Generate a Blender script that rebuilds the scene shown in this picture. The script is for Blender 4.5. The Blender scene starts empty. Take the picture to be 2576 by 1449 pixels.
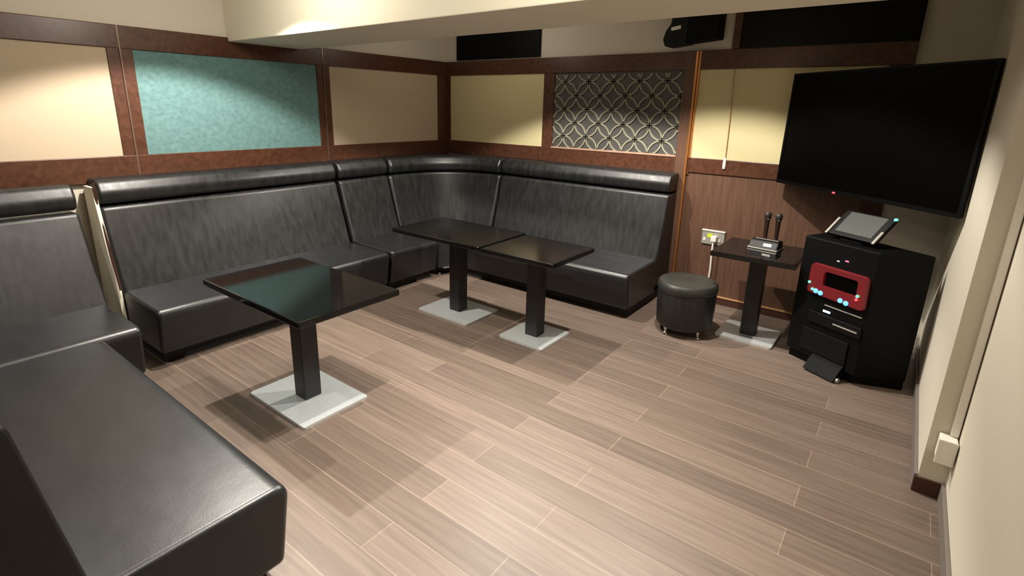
import bpy, bmesh, math, random
from mathutils import Vector, Matrix
random.seed(4)
PI = math.pi
sc = bpy.context.scene
COL = sc.collection

# ------------------------------------------------------------------ materials
def nodes(name):
    m = bpy.data.materials.new(name); m.use_nodes = True
    nt = m.node_tree
    return m, nt, nt.nodes['Principled BSDF']

def lin(c):
    return tuple(((x / 255) / 12.92 if x / 255 <= .04045 else ((x / 255 + .055) / 1.055) ** 2.4) for x in c) + (1,)

def mat(name, col, rough=.5, metal=0, spec=.5, bump=0, bscale=200, emit=None, estr=0, coat=0, vary=0, stretch=(1, 1, 1)):
    m, nt, p = nodes(name)
    p.inputs['Base Color'].default_value = lin(col)
    p.inputs['Roughness'].default_value = rough
    p.inputs['Metallic'].default_value = metal
    p.inputs['Specular IOR Level'].default_value = spec
    p.inputs['Coat Weight'].default_value = coat
    if emit:
        p.inputs['Emission Color'].default_value = lin(emit); p.inputs['Emission Strength'].default_value = estr
    if bump or vary:
        g = nt.nodes.new('ShaderNodeNewGeometry'); mp = nt.nodes.new('ShaderNodeMapping')
        mp.inputs['Scale'].default_value = stretch
        n = nt.nodes.new('ShaderNodeTexNoise'); n.inputs['Scale'].default_value = bscale; n.inputs['Detail'].default_value = 4
        nt.links.new(g.outputs['Position'], mp.inputs[0]); nt.links.new(mp.outputs[0], n.inputs['Vector'])
        if bump:
            b = nt.nodes.new('ShaderNodeBump'); b.inputs['Strength'].default_value = bump; b.inputs['Distance'].default_value = .004
            nt.links.new(n.outputs['Fac'], b.inputs['Height']); nt.links.new(b.outputs[0], p.inputs['Normal'])
        if vary:
            mx = nt.nodes.new('ShaderNodeMix'); mx.data_type = 'RGBA'
            c = lin(col)
            mx.inputs['A'].default_value = tuple(v * (1 - vary) for v in c[:3]) + (1,)
            mx.inputs['B'].default_value = tuple(min(1, v * (1 + vary)) for v in c[:3]) + (1,)
            nt.links.new(n.outputs['Fac'], mx.inputs['Factor']); nt.links.new(mx.outputs['Result'], p.inputs['Base Color'])
    return m

def wood(name, c1, c2, rough, stretch, scale=9, spec=.4):
    m, nt, p = nodes(name)
    g = nt.nodes.new('ShaderNodeNewGeometry'); mp = nt.nodes.new('ShaderNodeMapping'); mp.inputs['Scale'].default_value = stretch
    n = nt.nodes.new('ShaderNodeTexNoise'); n.inputs['Scale'].default_value = scale; n.inputs['Detail'].default_value = 6; n.inputs['Roughness'].default_value = .65
    r = nt.nodes.new('ShaderNodeValToRGB')
    r.color_ramp.elements[0].position = .3; r.color_ramp.elements[0].color = lin(c1)
    r.color_ramp.elements[1].position = .72; r.color_ramp.elements[1].color = lin(c2)
    nt.links.new(g.outputs['Position'], mp.inputs[0]); nt.links.new(mp.outputs[0], n.inputs['Vector'])
    nt.links.new(n.outputs['Fac'], r.inputs[0]); nt.links.new(r.outputs[0], p.inputs['Base Color'])
    p.inputs['Roughness'].default_value = rough; p.inputs['Specular IOR Level'].default_value = spec
    return m

def floor_mat():
    m, nt, p = nodes('floor_planks')
    L = nt.links
    g = nt.nodes.new('ShaderNodeNewGeometry')
    mp = nt.nodes.new('ShaderNodeMapping'); mp.inputs['Location'].default_value = (.31, .0585, 0)
    L.new(g.outputs['Position'], mp.inputs[0])
    br = nt.nodes.new('ShaderNodeTexBrick'); br.offset = .37; br.offset_frequency = 2; br.squash = 1
    br.inputs['Scale'].default_value = 1
    br.inputs['Brick Width'].default_value = 1.22; br.inputs['Row Height'].default_value = .158
    br.inputs['Mortar Size'].default_value = .0016; br.inputs['Mortar Smooth'].default_value = .3
    br.inputs['Color1'].default_value = lin((101, 88, 79)); br.inputs['Color2'].default_value = lin((121, 106, 96))
    br.inputs['Mortar'].default_value = lin((152, 134, 120))
    L.new(mp.outputs[0], br.inputs['Vector'])
    mp2 = nt.nodes.new('ShaderNodeMapping'); mp2.inputs['Scale'].default_value = (1.2, 26, 1)
    L.new(g.outputs['Position'], mp2.inputs[0])
    n = nt.nodes.new('ShaderNodeTexNoise'); n.inputs['Scale'].default_value = 1.6; n.inputs['Detail'].default_value = 6
    n.inputs['Roughness'].default_value = .6
    L.new(mp2.outputs[0], n.inputs['Vector'])
    r = nt.nodes.new('ShaderNodeValToRGB')
    r.color_ramp.elements[0].position = .3; r.color_ramp.elements[0].color = (.72, .7, .69, 1)
    r.color_ramp.elements[1].position = .72; r.color_ramp.elements[1].color = (1.16, 1.15, 1.12, 1)
    L.new(n.outputs['Fac'], r.inputs[0])
    mx = nt.nodes.new('ShaderNodeMix'); mx.data_type = 'RGBA'; mx.blend_type = 'MULTIPLY'; mx.inputs['Factor'].default_value = 1
    L.new(br.outputs['Color'], mx.inputs['A']); L.new(r.outputs[0], mx.inputs['B'])
    L.new(mx.outputs['Result'], p.inputs['Base Color'])
    p.inputs['Roughness'].default_value = .42; p.inputs['Specular IOR Level'].default_value = .35
    return m

def leather(name, col=(27, 27, 27), rough=.42, streak=(30, 30, 1.6), wear=1.75):
    m, nt, p = nodes(name); L = nt.links
    g = nt.nodes.new('ShaderNodeNewGeometry')
    mp = nt.nodes.new('ShaderNodeMapping'); mp.inputs['Scale'].default_value = streak
    L.new(g.outputs['Position'], mp.inputs[0])
    n = nt.nodes.new('ShaderNodeTexNoise'); n.inputs['Scale'].default_value = 1; n.inputs['Detail'].default_value = 5
    L.new(mp.outputs[0], n.inputs['Vector'])
    r = nt.nodes.new('ShaderNodeMapRange'); r.inputs['From Min'].default_value = .3; r.inputs['From Max'].default_value = .7
    r.inputs['To Min'].default_value = rough - .06 * (wear - 1); r.inputs['To Max'].default_value = rough + .07 * (wear - 1)
    L.new(n.outputs['Fac'], r.inputs['Value']); L.new(r.outputs[0], p.inputs['Roughness'])
    n2 = nt.nodes.new('ShaderNodeTexNoise'); n2.inputs['Scale'].default_value = 240; n2.inputs['Detail'].default_value = 3
    L.new(g.outputs['Position'], n2.inputs['Vector'])
    n3 = nt.nodes.new('ShaderNodeTexNoise'); n3.inputs['Scale'].default_value = 7; n3.inputs['Detail'].default_value = 3
    L.new(g.outputs['Position'], n3.inputs['Vector'])
    b0 = nt.nodes.new('ShaderNodeBump'); b0.inputs['Strength'].default_value = .07; b0.inputs['Distance'].default_value = .02
    L.new(n3.outputs['Fac'], b0.inputs['Height'])
    b = nt.nodes.new('ShaderNodeBump'); b.inputs['Strength'].default_value = .18; b.inputs['Distance'].default_value = .0015
    L.new(n2.outputs['Fac'], b.inputs['Height']); L.new(b0.outputs[0], b.inputs['Normal']); L.new(b.outputs[0], p.inputs['Normal'])
    c = lin(col)
    cr = nt.nodes.new('ShaderNodeValToRGB')
    cr.color_ramp.elements[0].position = .35; cr.color_ramp.elements[0].color = tuple(v * .75 for v in c[:3]) + (1,)
    cr.color_ramp.elements[1].position = .72; cr.color_ramp.elements[1].color = tuple(v * wear for v in c[:3]) + (1,)
    L.new(n.outputs['Fac'], cr.inputs[0]); L.new(cr.outputs[0], p.inputs['Base Color'])
    p.inputs['Specular IOR Level'].default_value = .62
    return m

M = {}
M['paint'] = mat('cream_wall_paint', (228, 222, 204), .75, bump=.05, bscale=60)
M['paint_mid'] = mat('beige_wall_paint', (206, 199, 182), .75, bump=.05, bscale=60)
M['paint_grey'] = mat('grey_cream_wall_paint', (208, 200, 186), .75, bump=.05, bscale=60)
M['frame'] = wood('dark_brown_frame_wood', (64, 38, 26), (92, 58, 42), .33, (2, 2, 2), 14)
M['panelwood'] = wood('brown_wall_veneer', (80, 56, 43), (106, 78, 62), .42, (30, 30, 1.2), 3)
M['skirt'] = mat('tan_skirting_ledge', (176, 132, 88), .35)
M['ledge'] = mat('pale_wood_ledge', (170, 138, 118), .4)
M['brownbase'] = mat('dark_brown_skirting', (66, 36, 24), .5)
M['joint'] = mat('glossy_joint_reflection', (134, 112, 100), .25, metal=.6)  # paler than the frame: the groove's reflection is put into the colour
M['greybase'] = mat('grey_skirting', (112, 104, 98), .5)
M['cream'] = mat('cream_fabric', (188, 170, 146), .9, bump=.25, bscale=160, vary=.07, stretch=(1, 1, 1.4))
M['yellow'] = mat('pale_yellow_fabric', (206, 194, 150), .85, bump=.1, bscale=160, vary=.03)
M['teal'] = mat('mottled_teal_fabric', (95, 128, 127), .9, bump=.5, bscale=30, vary=.42, stretch=(1, 1, 1.3))
M['lattice'] = mat('lattice_grey_bronze', (150, 146, 126), .5)
M['lattback'] = mat('lattice_dark_backing', (72, 70, 67), .5)
M['copper'] = mat('copper_trim', (206, 142, 84), .3, metal=.75)
M['leather'] = leather('black_leather', (22, 22, 22), .42)
M['leather_seat_lit'] = leather('black_seat_leather_lit', (30, 31, 33), .35, (5, 14, 14), 1.12)  # base raised above the backrest leather to carry the light on the seats
M['stool_seat_lit'] = leather('lit_stool_lid_leather', (44, 45, 41), .42, (9, 9, 9), 1.1)  # lighter copy of the leather; light on the lid is in the colour
M['plinth'] = mat('black_plinth', (14, 13, 13), .7)
M['piping'] = mat('dark_red_brown_piping', (58, 22, 14), .5)
M['sidepanel'] = mat('cream_board', (232, 226, 204), .6)
M['gloss'] = mat('black_gloss_top', (12, 12, 12), .07, spec=.4)
M['gloss2'] = mat('black_gloss_top_worn', (14, 14, 14), .16, spec=.5, bump=.02, bscale=90)
M['column'] = mat('black_column_paint', (8, 7, 7), .45)
M['tvblack'] = mat('television_black', (4, 4, 4), .5, spec=.15)
M['steel'] = mat('brushed_steel', (216, 221, 222), .38, metal=.5, bump=.06, bscale=30, vary=.14, stretch=(1, 6, 1))
M['chrome'] = mat('chrome', (220, 218, 212), .15, metal=1)
M['black'] = mat('matt_black', (4, 4, 4), .6, spec=.15)
M['satin'] = mat('satin_black', (6, 6, 6), .45, spec=.25)
M['screen'] = mat('dark_screen_glass', (3, 3, 3), .4, spec=.05)
M['tabscreen'] = mat('tablet_glass_reflection', (84, 87, 84), .3, spec=.6)  # grey base colour stands in for the room's reflection in the glass
M['red'] = mat('red_panel_plastic', (98, 24, 30), .28, emit=(165, 22, 30), estr=.06)
M['darkbrown'] = mat('very_dark_brown_panel', (9, 6, 5), .35, spec=.15)
M['white'] = mat('white_plastic', (228, 224, 214), .4)
M['silver'] = mat('silver_plastic', (176, 172, 164), .35, metal=.4)
M['micbody'] = mat('dark_red_brown_microphone', (38, 20, 16), .4)
M['micmesh'] = mat('grey_microphone_mesh', (52, 47, 43), .5, metal=.4)
M['yg'] = mat('yellow_green_lit_patch', (200, 214, 40), .5)
for k, c, s in (('led_green', (60, 255, 150), 5), ('led_red', (255, 40, 50), 5), ('led_blue', (70, 140, 255), 2.2), ('led_white', (190, 220, 255), 3), ('led_pink', (255, 80, 120), 2.5)):
    M[k] = mat(k, c, .4, emit=c, estr=s)
M['floor'] = floor_mat()
M['ceil'] = M['paint']

# ------------------------------------------------------------------ helpers
def obj(name, bm, m, parent=None, smooth=False, loc=None, rot=None):
    bmesh.ops.recalc_face_normals(bm, faces=bm.faces[:])
    me = bpy.data.meshes.new(name); bm.to_mesh(me); bm.free()
    me.materials.append(m)
    if smooth:
        me.polygons.foreach_set('use_smooth', [True] * len(me.polygons))
    o = bpy.data.objects.new(name, me); COL.objects.link(o)
    if parent: o.parent = parent
    if loc: o.location = loc
    if rot: o.rotation_euler = rot
    if smooth:
        md = o.modifiers.new('edges', 'EDGE_SPLIT'); md.split_angle = math.radians(38); md.use_edge_sharp = False
        wn = o.modifiers.new('normals', 'WEIGHTED_NORMAL'); wn.weight = 80
    return o

def tag(o, label, cat, group=None):
    o['label'] = label; o['category'] = cat
    if group: o['group'] = group
    return o

def thing(name, label, cat, loc=(0, 0, 0), rz=0, group=None):
    o = bpy.data.objects.new(name, None); COL.objects.link(o)
    o.empty_display_size = .1; o.location = loc; o.rotation_euler = (0, 0, rz)
    return tag(o, label, cat, group)

def struct(name, bm, m, smooth=False):
    o = obj(name, bm, m, None, smooth); o['kind'] = 'structure'; return o

def box(bm, x0, x1, y0, y1, z0, z1, r=0, seg=2):
    vs = [bm.verts.new(p) for p in ((x0, y0, z0), (x1, y0, z0), (x1, y1, z0), (x0, y1, z0), (x0, y0, z1), (x1, y0, z1), (x1, y1, z1), (x0, y1, z1))]
    fs = [bm.faces.new([vs[i] for i in f]) for f in ((0, 3, 2, 1), (4, 5, 6, 7), (0, 1, 5, 4), (1, 2, 6, 5), (2, 3, 7, 6), (3, 0, 4, 7))]
    if r:
        es = list({e for f in fs for e in f.edges})
        bmesh.ops.bevel(bm, geom=es, offset=r, segments=seg, profile=.5, affect='EDGES')
    return bm

def BOX(*a, **k):
    return box(bmesh.new(), *a, **k)

def prism(bm, poly, z0, z1, r=0, seg=2):
    a = [bm.verts.new((x, y, z0)) for x, y in poly]; b = [bm.verts.new((x, y, z1)) for x, y in poly]
    n = len(poly); fs = [bm.faces.new(a[::-1]), bm.faces.new(b)]
    for i in range(n):
        fs.append(bm.faces.new((a[i], a[(i + 1) % n], b[(i + 1) % n], b[i])))
    if r:
        bmesh.ops.bevel(bm, geom=list({e for f in fs for e in f.edges}), offset=r, segments=seg, profile=.5, affect='EDGES')
    return bm

def lathe(bm, prof, n=32, c=(0, 0, 0), axis=None):
    rings = []
    for r, z in prof:
        if r < 1e-6: rings.append([bm.verts.new((c[0], c[1], c[2] + z))])
        else: rings.append([bm.verts.new((c[0] + r * math.cos(2 * PI * i / n), c[1] + r * math.sin(2 * PI * i / n), c[2] + z)) for i in range(n)])
    for A, B in zip(rings, rings[1:]):
        for i in range(n):
            j = (i + 1) % n
            if len(A) == 1 and len(B) == 1: continue
            if len(A) == 1: bm.faces.new((A[0], B[i], B[j]))
            elif len(B) == 1: bm.faces.new((A[i], A[j], B[0]))
            else: bm.faces.new((A[i], A[j], B[j], B[i]))
    return bm

def tube(bm, pts, r, n=8):
    pts = [Vector(p) for p in pts]; rings = []
    for i, p in enumerate(pts):
        d = (pts[min(i + 1, len(pts) - 1)] - pts[max(i - 1, 0)]).normalized()
        u = d.orthogonal().normalized() if i == 0 else (rings[-1][1] - d * rings[-1][1].dot(d)).normalized()
        v = d.cross(u)
        rings.append(([bm.verts.new(p + u * r * math.cos(2 * PI * k / n) + v * r * math.sin(2 * PI * k / n)) for k in range(n)], u))
    for (A, _), (B, _) in zip(rings, rings[1:]):
        for k in range(n): bm.faces.new((A[k], A[(k + 1) % n], B[(k + 1) % n], B[k]))
    bm.faces.new(rings[0][0][::-1]); bm.faces.new(rings[-1][0])
    return bm

def round_poly(pts, rad, seg=5):
    out = []; n = len(pts)
    for i in range(n):
        p = Vector(pts[i]); a = Vector(pts[i - 1]); b = Vector(pts[(i + 1) % n]); r = rad[i]
        if r <= 0: out.append(tuple(p)); continue
        u = (a - p).normalized(); v = (b - p).normalized()
        ang = u.angle(v); d = min(r / math.tan(ang / 2), (a - p).length * .49, (b - p).length * .49)
        s, e = p + u * d, p + v * d
        for k in range(seg + 1):
            t = k / seg
            q = (1 - t) ** 2 * s + 2 * t * (1 - t) * p + t * t * e
            out.append((q.x, q.y))
    return out

def inset_poly(pts, d):
    n = len(pts); area = sum(pts[i][0] * pts[(i + 1) % n][1] - pts[(i + 1) % n][0] * pts[i][1] for i in range(n))
    s = 1 if area > 0 else -1; out = []
    for i in range(n):
        p = Vector(pts[i]); a = (p - Vector(pts[i - 1])); b = (Vector(pts[(i + 1) % n]) - p)
        if a.length < 1e-9: a = b
        if b.length < 1e-9: b = a
        a.normalize(); b.normalize()
        na = Vector((-a.y, a.x)) * s; nb = Vector((-b.y, b.x)) * s
        m = (na + nb)
        m = m.normalized() if m.length > 1e-6 else na
        k = min(1 / max(m.dot(na), .5), 1.6)
        q = p + m * d * k; out.append((q.x, q.y))
    return out

def soft_extrude(prof, x0, x1, r, n=4):
    """extrude a (Y,Z) outline along X with rounded ends"""
    bm = bmesh.new(); sl = []
    for k in range(n + 1):
        a = PI / 2 * k / n
        sl.append((x0 + r - r * math.cos(PI / 2 - a) if False else x0 + r * (1 - math.cos(a)), r * (1 - math.sin(a))))
    L = x1 - x0
    m = max(1, int(L / .25))
    mid = [(x0 + r + (L - 2 * r) * i / m, 0) for i in range(1, m)]
    full = sl + mid + [(x1 - (x - x0), d) for x, d in sl[::-1]]
    rings = []
    for x, d in full:
        q = inset_poly(prof, d) if d > 1e-6 else prof
        rings.append([bm.verts.new((x, y, z)) for y, z in q])
    np_ = len(prof)
    for A, B in zip(rings, rings[1:]):
        for i in range(np_):
            bm.faces.new((A[i], A[(i + 1) % np_], B[(i + 1) % np_], B[i]))
    bm.faces.new(rings[0][::-1]); bm.faces.new(rings[-1])
    return bm

# ------------------------------------------------------------------ the room
XF, XN, YS = 4.515, 4.608, -1.82            # far right wall, near right wall, where the step is
YB, ZC = -6.6, 2.46
struct('floor', BOX(-.1, 4.8, YB - .1, .1, -.1, 0), M['floor'])
struct('ceiling', BOX(-.1, 4.8, YB - .1, .1, ZC, ZC + .1), M['ceil'])
struct('wall_left', BOX(-.12, 0, YB - .1, .1, 0, ZC), M['paint_grey'])
struct('wall_back', BOX(-.1, 4.8, 0, .12, 0, ZC), M['paint_grey'])
bm = bmesh.new()
prism(bm, [(XF, .1), (XF, YS), (XN, YS), (XN, YB - .1), (4.8, YB - .1), (4.8, .1)], 0, ZC)
struct('wall_right', bm, M['paint_mid'])
struct('wall_front', BOX(-.1, 4.8, YB - .12, YB, 0, ZC), M['paint'])
struct('ceiling_beam', BOX(0, XN, -2.40, -1.795, 2.008, ZC, r=.006), M['paint'])

ZB, ZT, ZR = 1.205, 1.895, 2.038           # panel bottom, panel top, rail top
F = .022                                    # frame thickness
# timber framing of the left wall
bm = bmesh.new()
box(bm, 0, F + .004, YB, 0, ZT, ZR, r=.004)
struct('trim_1', bm, M['frame'])
struct('trim_2', BOX(0, F + .004, YB, 0, 1.035, ZB, r=.004), M['frame'])
def post_left(i, y0, y1):
    yc = (y0 + y1) / 2
    bm = bmesh.new()
    box(bm, 0, F, y0, yc - .004, 1.04, ZR - .003, r=.003); box(bm, 0, F, yc + .004, y1, 1.04, ZR - .003, r=.003)
    o = struct('trim_%d' % i, bm, M['frame'])
    t = obj('joint_reflection_strip', BOX(0, F + .007, yc - .004, yc + .004, 1.04, ZR - .002), M['joint'], o)
    t['label'] = 'pale joint line with painted groove reflection'
post_left(3, -3.193, -3.045); post_left(4, -1.655, -1.527)
struct('trim_5', BOX(0, F, -.159, 0, 1.04, ZR - .003, r=.003), M['frame'])
# timber framing of the back wall
struct('trim_6', BOX(F, 4.15, -F - .004, 0, ZT, ZR, r=.004), M['frame'])
struct('trim_7', BOX(F, 2.79, -F - .004, 0, 1.06, ZB, r=.004), M['frame'])
struct('trim_8', BOX(2.79, 4.15, -F - .004, 0, 1.084, ZB, r=.004), M['frame'])
struct('trim_9', BOX(F, .077, -F, 0, 1.07, ZT, r=.003), M['frame'])
struct('trim_10', BOX(1.31, 1.43, -F, 0, 1.07, ZR - .003, r=.003), M['frame'])
struct('trim_11', BOX(2.668, 2.752, -F - .008, 0, 0, ZR - .003, r=.003), M['panelwood'])
struct('trim_12', BOX(4.02, 4.15, -F, 0, 0, ZT, r=.003), M['frame'])
bm = BOX(2.754, 2.772, -.04, 0, 0, ZR - .002, r=.004)
struct('trim_13', bm, M['copper'])
struct('trim_14', BOX(2.774, 2.79, -.03, 0, 1.2, ZR - .002, r=.003), M['copper'])
struct('trim_15', BOX(2.774, 4.02, -.014, 0, .062, 1.084), M['panelwood'])
bm = BOX(2.774, 4.02, -.03, 0, 0, .058, r=.003)
struct('baseboard_back', bm, M['brownbase'])
struct('trim_16', BOX(2.774, 4.02, -.036, 0, .0585, .069, r=.003), M['skirt'])
struct('baseboard_right', BOX(XF - .014, XF, YS, 0, 0, .08, r=.003), M['greybase'])
struct('trim_17', BOX(XN - .014, XN, YB, YS - .012, 0, .08, r=.003), M['greybase'])
struct('trim_18', BOX(XF - .012, XN - .001, YS - .012, YS, 0, .072, r=.002), M['brownbase'])

# fabric panels
def panel_left(y0, y1, m, label):
    o = obj('wall_panel', BOX(.001, .012, y0, y1, ZB - .004, ZT + .004, r=.003), m)
    tag(o, label, 'wall panel', 'fabric panels in the dark wood frame')
panel_left(-4.62, -3.19, M['cream'], 'beige fabric wall panel at the far left edge, left of the teal panel')
panel_left(-3.048, -1.652, M['teal'], 'mottled teal fabric wall panel between two dark posts')
panel_left(-1.53, -.156, M['cream'], 'beige fabric wall panel on the left wall, between teal panel and room corner')
def panel_back(x0, x1, label):
    o = obj('wall_panel', BOX(x0, x1, -.012, -.001, ZB - .004, ZT + .004, r=.003), M['yellow'])
    tag(o, label, 'wall panel', 'fabric panels in the dark wood frame')
panel_back(.074, 1.313, 'pale yellow wall panel on the back wall, between room corner and lattice')
panel_back(2.788, 4.023, 'pale yellow wall panel with a hanging cord, partly behind the television')

# lattice panel
x0, x1 = 1.43, 2.668
t = thing('lattice_panel', 'grey interlocking circle lattice panel in the back wall above the sofa', 'lattice', (1.43, 0, ZB))
obj('backing', BOX(0, x1 - x0, -.010, -.001, -.003, ZT - ZB + .003), M['lattback'], t)
bm = bmesh.new(); r = .1225; W_, H_ = x1 - x0, ZT - ZB
def arc_seg(bm, p, q, w=.0065, d0=-.0105, d1=-.019):
    p = Vector(p); q = Vector(q); u = (q - p); L = u.length
    if L < 1e-6: return
    u /= L; nrm = Vector((-u.y, u.x)) * w; p = p - u * .001; q = q + u * .001
    c = [p + nrm, p - nrm, q - nrm, q + nrm]
    A = [bm.verts.new((v.x, d0, v.y)) for v in c]; B = [bm.verts.new((v.x, d1, v.y)) for v in c]
    bm.faces.new(B)
    for i in range(4): bm.faces.new((A[i], A[(i + 1) % 4], B[(i + 1) % 4], B[i]))
for i in range(-2, 13):
    for j in range(-2, 9):
        if (i + j) % 2 == 0: continue
        cx = .122 + r * (i - 1); cz = (H_ - .08) - r * (j - 1)
        n = 36
        for k in range(n):
            a0, a1 = 2 * PI * k / n, 2 * PI * (k + 1) / n
            p = (cx + r * math.cos(a0), cz + r * math.sin(a0)); q = (cx + r * math.cos(a1), cz + r * math.sin(a1))
            if all(.002 < v[0] < W_ - .002 and .002 < v[1] < H_ - .002 for v in (p, q)): arc_seg(bm, p, q, d1=-.019 - .0008 * (j % 2))
obj('lattice', bm, M['lattice'], t)
obj('bottom_ledge', BOX(0, W_, -.032, -.026, -.004, .012), M['ledge'], t)

# dark panels high on the back wall
o = obj('wall_panel', BOX(.179, 1.249, -.03, -.001, ZR + .012, 2.44, r=.004), M['black'])
tag(o, 'black panel above the rail near the room corner, left of the loudspeaker', 'wall panel', 'black panels above the rail')
t = thing('wall_panel', 'wide dark glossy panel above the rail, right of the loudspeaker', 'wall panel', (3.01, 0, ZR + .003), 0, 'black panels above the rail')
obj('board', BOX(.055, 1.10, -.016, -.001, 0, .40), M['darkbrown'], t)
obj('frame', BOX(0, .054, -.03, -.001, 0, .40, r=.003), M['frame'], t)
obj('side_board', BOX(1.101, 1.14, -.05, -.001, 0, .40, r=.003), M['black'], t)

# ------------------------------------------------------------------ seating
def backprof(yb=.42, zs=.36, yt=.205, zt=.905, y0=.02, z0=.12):
    pts = [(y0, z0), (yb + .01, z0), (yb, zs), (yt + .004, zt), (y0, zt)]
    return round_poly(pts, [0, 0, .06, .04, 0], 7)
def rollprof(yt=.235, z0=.918, z1=1.072, y0=.02):
    return round_poly([(y0, z0), (yt, z0), (yt + .012, (z0 + z1) / 2), (yt - .03, z1), (y0, z1)], [0, .045, .06, .06, 0])
def seatprof(yb=.38, yf=.90, z0=.075, z1=.372):
    return round_poly([(yb, z0), (yf - .04, z0), (yf + .004, z1), (yb, z1)], [0, .03, .055, .0], 7)

def sofa(name, label, L, loc, rz, yf=.90, yb=.42, y0=.02, yt=.205, er=.022, bulge=.004, end_panel=None, group='black leather banquette sections', feet=()):
    t = thing(name, label, 'sofa', loc, rz, group)
    obj('plinth', BOX(.03, L - .03, y0 + .05, yf - .10, 0, .075), M['plinth'], t)
    obj('seat', soft_extrude(seatprof(yb - .03, yf), .004, L - .004, .024), M['leather_seat_lit'], t, True)
    obj('backrest', soft_extrude(backprof(yb, y0=y0, yt=yt), .004, L - .004, er), M['leather'], t, True)
    obj('headroll', soft_extrude(rollprof(yt + bulge, y0=y0), .004, L - .004, er), M['leather'], t, True)
    for fx, fy in feet:
        bm = bmesh.new(); lathe(bm, [(0, 0), (.014, 0), (.014, .02), (0, .03)], 12, (fx, fy, 0))
        f = obj('foot', bm, M['chrome'], t, True); f['label'] = 'small metal foot'
    if end_panel is not None:
        e = end_panel; pr = inset_poly(backprof(yb, zt=1.05, y0=y0, yt=yt), .02)
        bm = bmesh.new(); a = [bm.verts.new((e - .02, y, z)) for y, z in pr]; b = [bm.verts.new((e, y, z)) for y, z in pr]
        bm.faces.new(a[::-1]); bm.faces.new(b)
        for i in range(len(pr)): bm.faces.new((a[i], a[(i + 1) % len(pr)], b[(i + 1) % len(pr)], b[i]))
        o = obj('end_panel', bm, M['sidepanel'], t); o['label'] = 'cream board end panel'
        # dark edge piping along the front of the end
        pts = [(e - .012, y + .004, z) for y, z in ((yb - .008, .385), (yb - (yb - yt) * .47, .62), (yt + .002, .9), (yt + .006, 1.0), (yt - .012, 1.062))]
        q = obj('piping', tube(bmesh.new(), pts, .007), M['piping'], t, True); q['label'] = 'dark red-brown piping'
    return t
# along the left wall: local X runs toward -y, local Y away from the wall
sofa('banquette_sofa', 'long black leather sofa section against the left wall, below the teal panel', 1.78, (0, -1.652, 0), -PI / 2, yf=.905, yb=.375, end_panel=1.802)
sofa('banquette_sofa', 'narrow black leather sofa section on the left wall, beside the curved corner piece', .57, (0, -1.060, 0), -PI / 2, yf=.905, yb=.375)
sofa('banquette_sofa', 'black leather sofa section at the far left edge, beside the cream end panel', 1.18, (.19, -3.562, 0), -PI / 2, yf=.885, yb=.36, yt=.12)
# along the back wall: local X runs toward -x
sofa('banquette_sofa', 'black leather sofa section against the back wall, below the circle lattice', 1.765, (2.722, 0, 0), PI, yf=.905, yb=.345, feet=((.2, .77), (1.1, .77)))
# foreground bench, its back toward the camera side
t = sofa('banquette_sofa', 'large black leather sofa section in the left foreground, nearest the camera', 1.735, (1.09, -4.62, 0), 0, yf=.885, yb=.355, y0=.13, yt=.268, er=.008, bulge=-.002)

# curved corner piece
def corner_piece():
    t = thing('banquette_sofa', 'curved black leather corner sofa section under the room corner', 'sofa', (0, 0, 0), 0, 'black leather banquette sections')
    cx, cy = .945, -1.046
    def P(phi, Y, n):
        c, s = math.cos(phi), math.sin(phi)
        rr = (abs(c) ** n + abs(s) ** n) ** (-1 / n)
        return cx + (cx - Y) * c * rr, cy + (-cy - Y) * s * rr
    def sweep(prof, rnd, nfun, seg=22):
        bm = bmesh.new(); rings = []
        a0, a1 = PI - .004, PI / 2 + .004
        par = []
        for k in range(4):
            par.append((.035 * (1 - math.cos(PI / 2 * k / 3)), rnd * (1 - math.sin(PI / 2 * k / 3))))
        full = par + [(.035 + (a0 - a1 - .07) * i / seg, 0) for i in range(1, seg)] + [(a0 - a1 - p, d) for p, d in par[::-1]]
        for s_, d in full:
            q = inset_poly(prof, d) if d > 1e-6 else prof
            rings.append([bm.verts.new((*P(a0 - s_, y, nfun(z)), z)) for y, z in q])
        n = len(prof)
        for A, B in zip(rings, rings[1:]):
            for i in range(n): bm.faces.new((A[i], A[(i + 1) % n], B[(i + 1) % n], B[i]))
        bm.faces.new(rings[0][::-1]); bm.faces.new(rings[-1])
        return bm
    nf = lambda z: 2.6 + 2.2 * max(0, min(1, (.95 - z) / .6))
    obj('backrest', sweep(backprof(.36), .03, nf), M['leather'], t, True)
    obj('headroll', sweep(rollprof(.222), .03, lambda z: 2.6), M['leather'], t, True)
    # seat: quarter-shaped cushion with a concave front
    poly = [P(PI / 2 + (PI / 2) * i / 14, .33, 4.6) for i in range(15)]
    poly = poly + [(.90, cy + .006), (.935, -.965), (.985, -.915)]
    poly[0] = (cx - .004, poly[0][1]); poly[-1] = (.982, -.905)
    poly = [(min(x, .984), max(y, cy + .005)) for x, y in poly]
    poly = poly[:15] + [(.865, cy + .005), (.885, -.985), (.925, -.915), (.941, -.872)]
    obj('seat', prism(bmesh.new(), poly, .075, .368, r=.022, seg=3), M['leather_seat_lit'], t, True)
    pl = [(.12, -1.03), (.78, -1.03), (.80, -.93), (.86, -.84), (.93, -.80), (.93, -.12), (.12, -.12)]
    obj('plinth', prism(bmesh.new(), pl, 0, .075), M['plinth'], t)
    bm = bmesh.new(); lathe(bm, [(0, 0), (.014, 0), (.014, .02), (0, .03)], 12, (.83, -.99, 0))
    f = obj('foot', bm, M['chrome'], t, True); f['label'] = 'small metal foot'
corner_piece()

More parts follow.
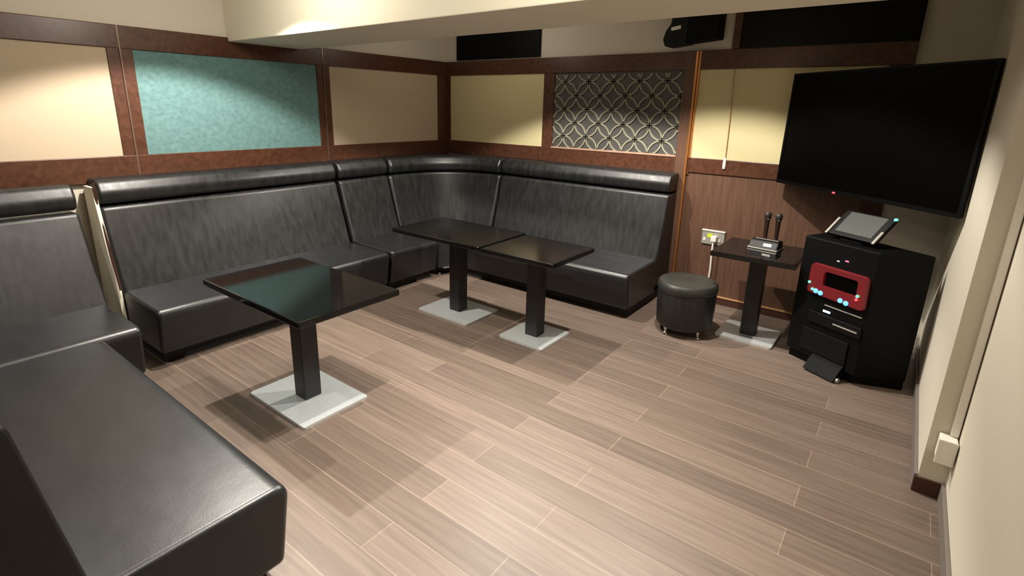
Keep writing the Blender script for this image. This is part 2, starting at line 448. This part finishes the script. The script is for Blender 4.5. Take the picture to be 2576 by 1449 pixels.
# ------------------------------------------------------------------ tables
def table(label, c, hx, hy, h, bx, by, top='gloss', cw=.05, group='black pedestal tables'):
    t = thing('pedestal_table', label, 'table', (c[0], c[1], 0), 0, group)
    bm = BOX(-hx, hx, -hy, hy, h - .034, h, r=.006, seg=2)
    obj('tabletop', bm, M[top], t)
    obj('support_frame', BOX(-hx * .6, hx * .6, -hy * .6, hy * .6, h - .062, h - .035), M['black'], t)
    obj('column', BOX(-cw, cw, -cw, cw, .014, h - .063, r=.004), M['column'], t)
    p = [(x * bx, y * by) for x, y in ((-1, -1), (1, -1), (1, 1), (-1, 1))]
    p = round_poly(p, [.015] * 4, 4)
    o = obj('base_plate', prism(bmesh.new(), p, 0, .014, r=.003), M['steel'], t)
    o['label'] = 'brushed steel base plate'
    return t
table('rectangular black gloss table in front of the long left sofa, nearest the camera', (1.83, -3.058), .454, .288, .66, .266, .198)
table('rectangular black gloss table in the sofa corner, touching a smaller square table', (1.6, -1.567), .434, .286, .66, .255, .198, 'gloss2')
table('small square black table joined to the right end of the corner table', (2.333, -1.565), .292, .27, .65, .182, .187, 'gloss2')
table('black side table by the back wall holding two microphones', (3.525, -.525), .268, .275, .645, .19, .18)

# ------------------------------------------------------------------ stool
t = thing('stool', 'round black leather stool with metal feet between back sofa and side table', 'stool', (3.122, -.76, 0))
body = [(0, .055), (.185, .055), (.196, .07), (.203, .20), (.205, .30), (.2, .318)]
obj('body', lathe(bmesh.new(), body + [(0, .318)], 48), M['leather'], t, True)
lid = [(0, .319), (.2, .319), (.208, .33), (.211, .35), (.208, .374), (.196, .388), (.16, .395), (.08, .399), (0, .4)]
obj('seat', lathe(bmesh.new(), lid, 48), M['stool_seat_lit'], t, True)
ring = lathe(bmesh.new(), [(.199, .314), (.207, .318), (.207, .322), (.199, .326)], 48)
o = obj('seam_band', ring, M['leather'], t, True)
for a in (-2.03, -.60, .97, 2.54):
    bm = bmesh.new()
    lathe(bm, [(0, 0), (.014, 0), (.02, .006), (.018, .014), (.01, .02), (.01, .035), (.015, .045), (.015, .056), (0, .056)], 16, (.168 * math.cos(a), .168 * math.sin(a), 0))
    f = obj('foot', bm, M['chrome'], t, True); f['label'] = 'round metal foot'

# ------------------------------------------------------------------ microphones on the side table
t = thing('microphone_dock', 'small black and silver microphone dock on the side table', 'dock', (3.535, -.462, .645), math.radians(-8))
obj('base', BOX(-.1, .1, -.065, .075, 0, .012, r=.004), M['silver'], t)
bm = bmesh.new()
prof = [(-.06, .012), (.07, .012), (.07, .06), (.0, .066), (-.03, .055)]
a = [bm.verts.new((-.092, y, z)) for y, z in prof]; b = [bm.verts.new((.092, y, z)) for y, z in prof]
bm.faces.new(a); bm.faces.new(b[::-1])
for i in range(5): bm.faces.new((a[i], b[i], b[(i + 1) % 5], a[(i + 1) % 5]))
bmesh.ops.bevel(bm, geom=bm.edges[:], offset=.004, segments=2, affect='EDGES')
obj('housing', bm, M['satin'], t)
obj('display', BOX(-.02, .034, -.001, .001, 0, .022, r=.0005), M['led_white'] if False else M['white'], t, loc=(.02, -.0495, .026), rot=(math.radians(-34), 0, 0))
obj('top_strip', BOX(-.07, .085, -.006, .006, 0, .004), M['silver'], t, loc=(0, -.006, .066))
def mic(x, y, lean, label):
    t = thing('microphone', label, 'microphone', (x, y, .7125), 0, 'microphones in the dock')
    t.rotation_euler = (0, math.radians(lean), 0)
    obj('body', lathe(bmesh.new(), [(0, 0), (.012, 0), (.013, .03), (.0165, .13), (.018, .138), (0, .138)], 20), M['micbody'], t, True)
    obj('collar', lathe(bmesh.new(), [(.0165, .138), (.021, .140), (.021, .147), (.0165, .149)], 20), M['chrome'], t, True)
    obj('grille', lathe(bmesh.new(), [(0, .148), (.02, .149), (.0245, .165), (.024, .178), (.016, .189), (0, .192)], 20), M['micmesh'], t, True)
mic(3.522, -.445, -1, 'dark handheld microphone standing in the left slot of the dock')
mic(3.594, -.455, -1, 'dark handheld microphone standing in the right slot of the dock')

# ------------------------------------------------------------------ karaoke cabinet
A = math.radians(-29)
t = thing('karaoke_cabinet', 'black floor cabinet with a glowing red control panel, in the right corner', 'karaoke machine', (3.80, -.702, 0), A)
ca, sa = math.cos(-A), math.sin(-A)
def loc2(x, y):                               # world plan point to the cabinet's own axes
    dx, dy = x - 3.80, y + .702
    return (dx * ca - dy * sa, dx * sa + dy * ca)
R_ = loc2(4.455, -.80); BL = loc2(3.925, -.45)
plan = [(0, 0), (.465, 0), R_, BL]
obj('body', prism(bmesh.new(), plan, .06, .83, r=.008), M['black'], t)
pin = [(.01, .03), (.43, .03), (R_[0] - .012, R_[1] + .004), (BL[0] + .01, BL[1] - .02)]
obj('plinth', prism(bmesh.new(), pin, .0, .059), M['black'], t)
# red control panel
zc0, zc1, s0, s1 = .472, .678, .085, .45
bm = bmesh.new()
outer = round_poly([(s0, zc0 + .012), (s1, zc0 - .002), (s1 - .005, zc1), (s0, zc1)], [.03] * 4, 5)
inner = round_poly([(s0 + .095, zc0 + .075), (s1 - .06, zc0 + .075), (s1 - .06, zc1 - .035), (s0 + .095, zc1 - .035)], [.02] * 4, 5)
n = len(outer)
def ringv(p, y): return [bm.verts.new((x, y, z)) for x, z in p]
O0, O1, I1, I0 = ringv(outer, -.001), ringv(inset_poly(outer, .006), -.024), ringv(inner, -.020), ringv(inset_poly(inner, .004), -.002)
for X_, Y_ in ((O0, O1), (O1, I1), (I1, I0)):
    for i in range(n): bm.faces.new((X_[i], X_[(i + 1) % n], Y_[(i + 1) % n], Y_[i]))
o = obj('control_panel', bm, M['red'], t, True); o['label'] = 'red lit control panel frame'
cp = o
obj('display', BOX(s0 + .1, s1 - .064, -.008, -.001, zc0 + .08, zc1 - .04, r=.003), M['screen'], cp)
def disc(x, z, rad, d=-.03):
    bm = lathe(bmesh.new(), [(0, 0), (rad, 0), (rad, .010), (rad * .7, .014), (0, .014)], 18)
    bmesh.ops.rotate(bm, verts=bm.verts[:], cent=(0, 0, 0), matrix=Matrix.Rotation(PI / 2, 3, 'X'))
    bmesh.ops.translate(bm, verts=bm.verts[:], vec=(x, -.017, z))
    return bm
for x, z in ((.150, .506), (.182, .502), (.310, .497), (.346, .492)):
    o = obj('knob', disc(x, z, .0145), M['led_blue'], cp, True); o['label'] = 'blue lit knob'
for x, z, k in ((.099, .55, 'led_green'), (.126, .512, 'led_green'), (.402, .556, 'led_green'), (.40, .534, 'led_red')):
    o = obj('indicator_light', disc(x, z, .0075), M[k], cp, True); o['label'] = ('red' if 'red' in k else 'green') + ' indicator light'
for x, z, k, rr in ((.238, .722, 'led_white', .004), (.29, .735, 'led_pink', .006)):
    o = obj('indicator_light', BOX(x - rr * 1.6, x + rr * 1.6, -.003, 0, z - rr * .6, z + rr * .6), M[k], t); o['label'] = 'tiny status light'
o = obj('status_bar', BOX(.205, .252, -.004, -.0005, .385, .398, r=.002), M['led_white'], t); o['label'] = 'pale blue lit bar'
obj('drawer', BOX(.12, .455, -.014, -.001, .30, .37, r=.004), M['satin'], t)
obj('drawer_handle', BOX(.29, .44, -.022, -.0145, .332, .340, r=.002), M['silver'], t)
obj('shelf_edge', BOX(.21, .44, -.006, -.0005, .428, .434), M['silver'], t)
obj('lower_grille', BOX(.1, .4, -.01, -.001, .10, .25, r=.004), M['satin'], t)
bm = bmesh.new()
fp = [(-.085, .012), (-.002, .012), (-.002, .10), (-.03, .085)]
a = [bm.verts.new((.2, y, z)) for y, z in fp]; b = [bm.verts.new((.40, y, z)) for y, z in fp]
bm.faces.new(a); bm.faces.new(b[::-1])
for i in range(4): bm.faces.new((a[i], b[i], b[(i + 1) % 4], a[(i + 1) % 4]))
obj('sloped_foot', bm, M['black'], t)
bm = lathe(bmesh.new(), [(0, -.012), (.014, -.012), (.016, 0), (.014, .012), (0, .012)], 16)
bmesh.ops.rotate(bm, verts=bm.verts[:], cent=(0, 0, 0), matrix=Matrix.Rotation(PI / 2, 3, 'Y'))
bmesh.ops.translate(bm, verts=bm.verts[:], vec=(.40, -.05, .016))
obj('caster', bm, M['silver'], t, True)

# tablet monitor on the cabinet
t = thing('tablet_monitor', 'small tilted touch screen on a stand on top of the black cabinet', 'monitor', (4.07, -.70, .83), math.radians(-33))
obj('foot', BOX(-.07, .07, -.05, .06, 0, .012, r=.004), M['black'], t)
tr = Matrix.Rotation(math.radians(-47), 4, 'X')
def tilt(bm):
    bmesh.ops.transform(bm, matrix=Matrix.Translation((0, .02, .095)) @ tr, verts=bm.verts[:]); return bm
obj('stand', BOX(-.03, .03, .0, .03, .012, .09), M['black'], t)
obj('housing', tilt(BOX(-.155, .155, -.012, .012, -.105, .095, r=.006)), M['satin'], t)
obj('screen', tilt(BOX(-.115, .115, -.0145, -.0122, -.078, .082)), M['tabscreen'], t)
for s in (-1, 1):
    obj('side_rail', tilt(BOX(s * .150 - .008, s * .150 + .008, -.022, -.0122, -.115, -.02 if s > 0 else .02, r=.003)), M['silver'], t)
o = obj('indicator_light', tilt(BOX(.145, .163, -.020, -.0122, .078, .094, r=.003)), M['led_green'], t); o['label'] = 'bright green light'

# ------------------------------------------------------------------ television
t = thing('television', 'large black flat television mounted across the right corner above the cabinet', 'television', (3.9897, -.560, 1.4628), math.radians(-40.85))
def tvt(bm):
    bmesh.ops.scale(bm, vec=(1.086, 1, 1.086), verts=bm.verts[:])
    bmesh.ops.rotate(bm, verts=bm.verts[:], cent=(0, 0, 0), matrix=Matrix.Rotation(math.radians(-.8), 3, 'X')); return bm
obj('housing', tvt(BOX(-.615, .615, .002, .022, -.352, .352, r=.005)), M['tvblack'], t)
obj('screen', tvt(BOX(-.60, .60, -.001, .0015, -.33, .341)), M['screen'], t)
bm = bmesh.new()
for q in ((-.615, .615, .341, .352), (-.615, .615, -.352, -.33)): box(bm, q[0], q[1], -.004, .002, q[2], q[3])
box(bm, -.615, -.60, -.004, .002, -.33, .341); box(bm, .60, .615, -.004, .002, -.33, .341)
obj('bezel', tvt(bm), M['tvblack'], t)
o = obj('indicator_light', BOX(-.142, -.118, -.010, -.005, -.382, -.372, r=.002), M['led_red'], t); o['label'] = 'small red standby light'
obj('rear_casing', BOX(-.3, .3, .0225, .06, -.24, .2, r=.01), M['tvblack'], t)
obj('wall_bracket', BOX(-.04, .04, .06, .70, -.05, .05), M['tvblack'], t)

# ------------------------------------------------------------------ loudspeaker
t = thing('loudspeaker', 'black loudspeaker mounted high on the back wall under the beam', 'loudspeaker', (2.53, -.20, 2.055))
bm = bmesh.new()
def sideprism(bm, pts, y0, y1, r=.006):
    a = [bm.verts.new((x, y0, z)) for x, z in pts]; b = [bm.verts.new((x, y1, z)) for x, z in pts]; n = len(pts)
    bm.faces.new(a); bm.faces.new(b[::-1])
    for i in range(n): bm.faces.new((a[i], b[i], b[(i + 1) % n], a[(i + 1) % n]))
    if r: bmesh.ops.bevel(bm, geom=bm.edges[:], offset=r, segments=2, affect='EDGES')
    return bm
obj('cabinet', sideprism(bmesh.new(), [(.185, .03), (.415, .05), (.415, .36), (.185, .36)], .0, .17), M['black'], t)
pts = round_poly([(.0, .06), (.02, .005), (.184, .025), (.184, .36), (.07, .36), (.055, .17), (.018, .12)], [.03, .015, .0, 0, .01, .05, .05], 4)
obj('front_baffle', sideprism(bmesh.new(), pts, .0, .17, 0), M['satin'], t)
o = obj('badge', BOX(0, .075, -.004, -.0005, 0, .026, r=.002), M['white'], t, loc=(.062, 0, .118), rot=(0, math.radians(-9), 0)); o['label'] = 'small white plate'
obj('mounting_bracket', BOX(.22, .32, .17, .199, .10, .25), M['black'], t)

# ------------------------------------------------------------------ small wall things
t = thing('pull_cord', 'thin hanging cord with white end weight on the pale panel beside the television', 'cord', (3.066, -.03, 1.16))
obj('cord', tube(bmesh.new(), [(-.012, 0, .735), (0, 0, .4), (.006, 0, .06)], .0032), M['skirt'], t, True)
o = obj('weight', lathe(bmesh.new(), [(0, -.025), (.010, -.025), (.013, 0), (.011, .055), (.006, .062), (0, .062)], 14, (.004, -.002, 0)), M['white'], t, True); o['label'] = 'white cord weight'
t = thing('wall_socket', 'white double wall socket with yellow-green sticker on the brown panelling', 'socket', (2.965, -.0145, .503))
obj('face_plate', BOX(0, .182, -.012, 0, 0, .122, r=.004), M['silver'], t)
obj('upper_lip', BOX(-.002, .184, -.018, -.0005, .112, .124, r=.003), M['white'], t)
o = obj('patch', BOX(.045, .085, -.0135, -.0122, .06, .092), M['yg'], t); o['label'] = 'yellow-green sticker'  # flat colour standing in for a spot lit yellow-green
for x in (.03, .135):
    obj('rocker_switch', BOX(x, x + .016, -.0145, -.0122, .03, .055) if x > .1 else BOX(x - .015, x + .002, -.0145, -.0122, .03, .055), M['white'], t)
t = thing('power_cable', 'white plug and cable running from the double wall socket down behind the stool', 'cable', (3.072, -.06, 0))
obj('plug', BOX(-.022, .024, -.014, .03, .535, .585, r=.008), M['white'], t)
obj('cord', tube(bmesh.new(), [(0, .0, .54), (0, 0, .45), (.004, .005, .3), (-.004, .012, .12), (.01, .012, .03), (.05, .005, .006)], .008), M['white'], t, True)
t = thing('surface_socket', 'white surface-mounted socket box low on the right wall corner', 'socket', (4.575, YS, .262))
obj('box', BOX(-.03, .029, -.075, -.0005, -.055, .045, r=.006), M['white'], t)
obj('face_plate', BOX(-.034, .029, -.084, -.0755, -.06, .05, r=.004), M['white'], t)
o = obj('cable_conduit', BOX(4.577, 4.604, -1.842, -1.8205, .308, ZC - .002, r=.003), M['white'])
tag(o, 'white vertical cable conduit rising from the low socket box on the right wall', 'conduit')

# ------------------------------------------------------------------ lamps and added fill lights
def spot(x, y, w, ang=122, blend=.22, r=.022, tx=0, ty=0, col=(1, .94, .85)):
    l = bpy.data.lights.new('downlight', 'SPOT'); l.energy = w; l.spot_size = math.radians(ang); l.spot_blend = blend
    l.shadow_soft_size = r; l.color = col
    o = bpy.data.objects.new('downlight', l); COL.objects.link(o); o.location = (x, y, 2.41)
    o.rotation_euler = (math.radians(ty), math.radians(tx), 0)
    return o
spot(1.05, -3.0, 160)
spot(1.9, -1.3, 150, 116, .22)
spot(3.05, -1.3, 140, 118, .25)
spot(3.45, -4.15, 42, 96, .8)
spot(2.95, -3.1, 190, 80, 1)
spot(1.5, -4.5, 60, 104, .6)
def fill_light(x, y, z, w):  # adds unseen fill points to brighten the beam and upper walls
    l = bpy.data.lights.new('added_fill_light', 'POINT'); l.energy = w; l.shadow_soft_size = .12; l.color = (1, .93, .82)
    o = bpy.data.objects.new('added_fill_light', l); COL.objects.link(o); o.location = (x, y, z)
fill_light(1.4, -3.05, 2.28, 15); fill_light(3.1, -3.05, 2.28, 13); fill_light(1.1, -.8, 2.3, 3.5)
w = bpy.data.worlds.new('world'); sc.world = w; w.use_nodes = True
w.node_tree.nodes['Background'].inputs[0].default_value = (.0, .0, .0, 1)

# ------------------------------------------------------------------ camera
cam = bpy.data.cameras.new('camera'); co = bpy.data.objects.new('camera', cam); COL.objects.link(co)
co.location = (4.247095, -4.483055, 1.576648); co.rotation_euler = (1.299293, -.020606, .660816)
cam.sensor_fit = 'HORIZONTAL'; cam.sensor_width = 36; cam.lens = 1321.10 * 36 / 2576
cam.shift_x = 30.30 / 2576; cam.shift_y = -87.74 / 2576; cam.clip_start = .02
sc.camera = co
vs = sc.view_settings
vs.view_transform = 'Standard'; vs.look = 'None'; vs.gamma = 1; vs.exposure = 0.6; vs.use_curve_mapping = False
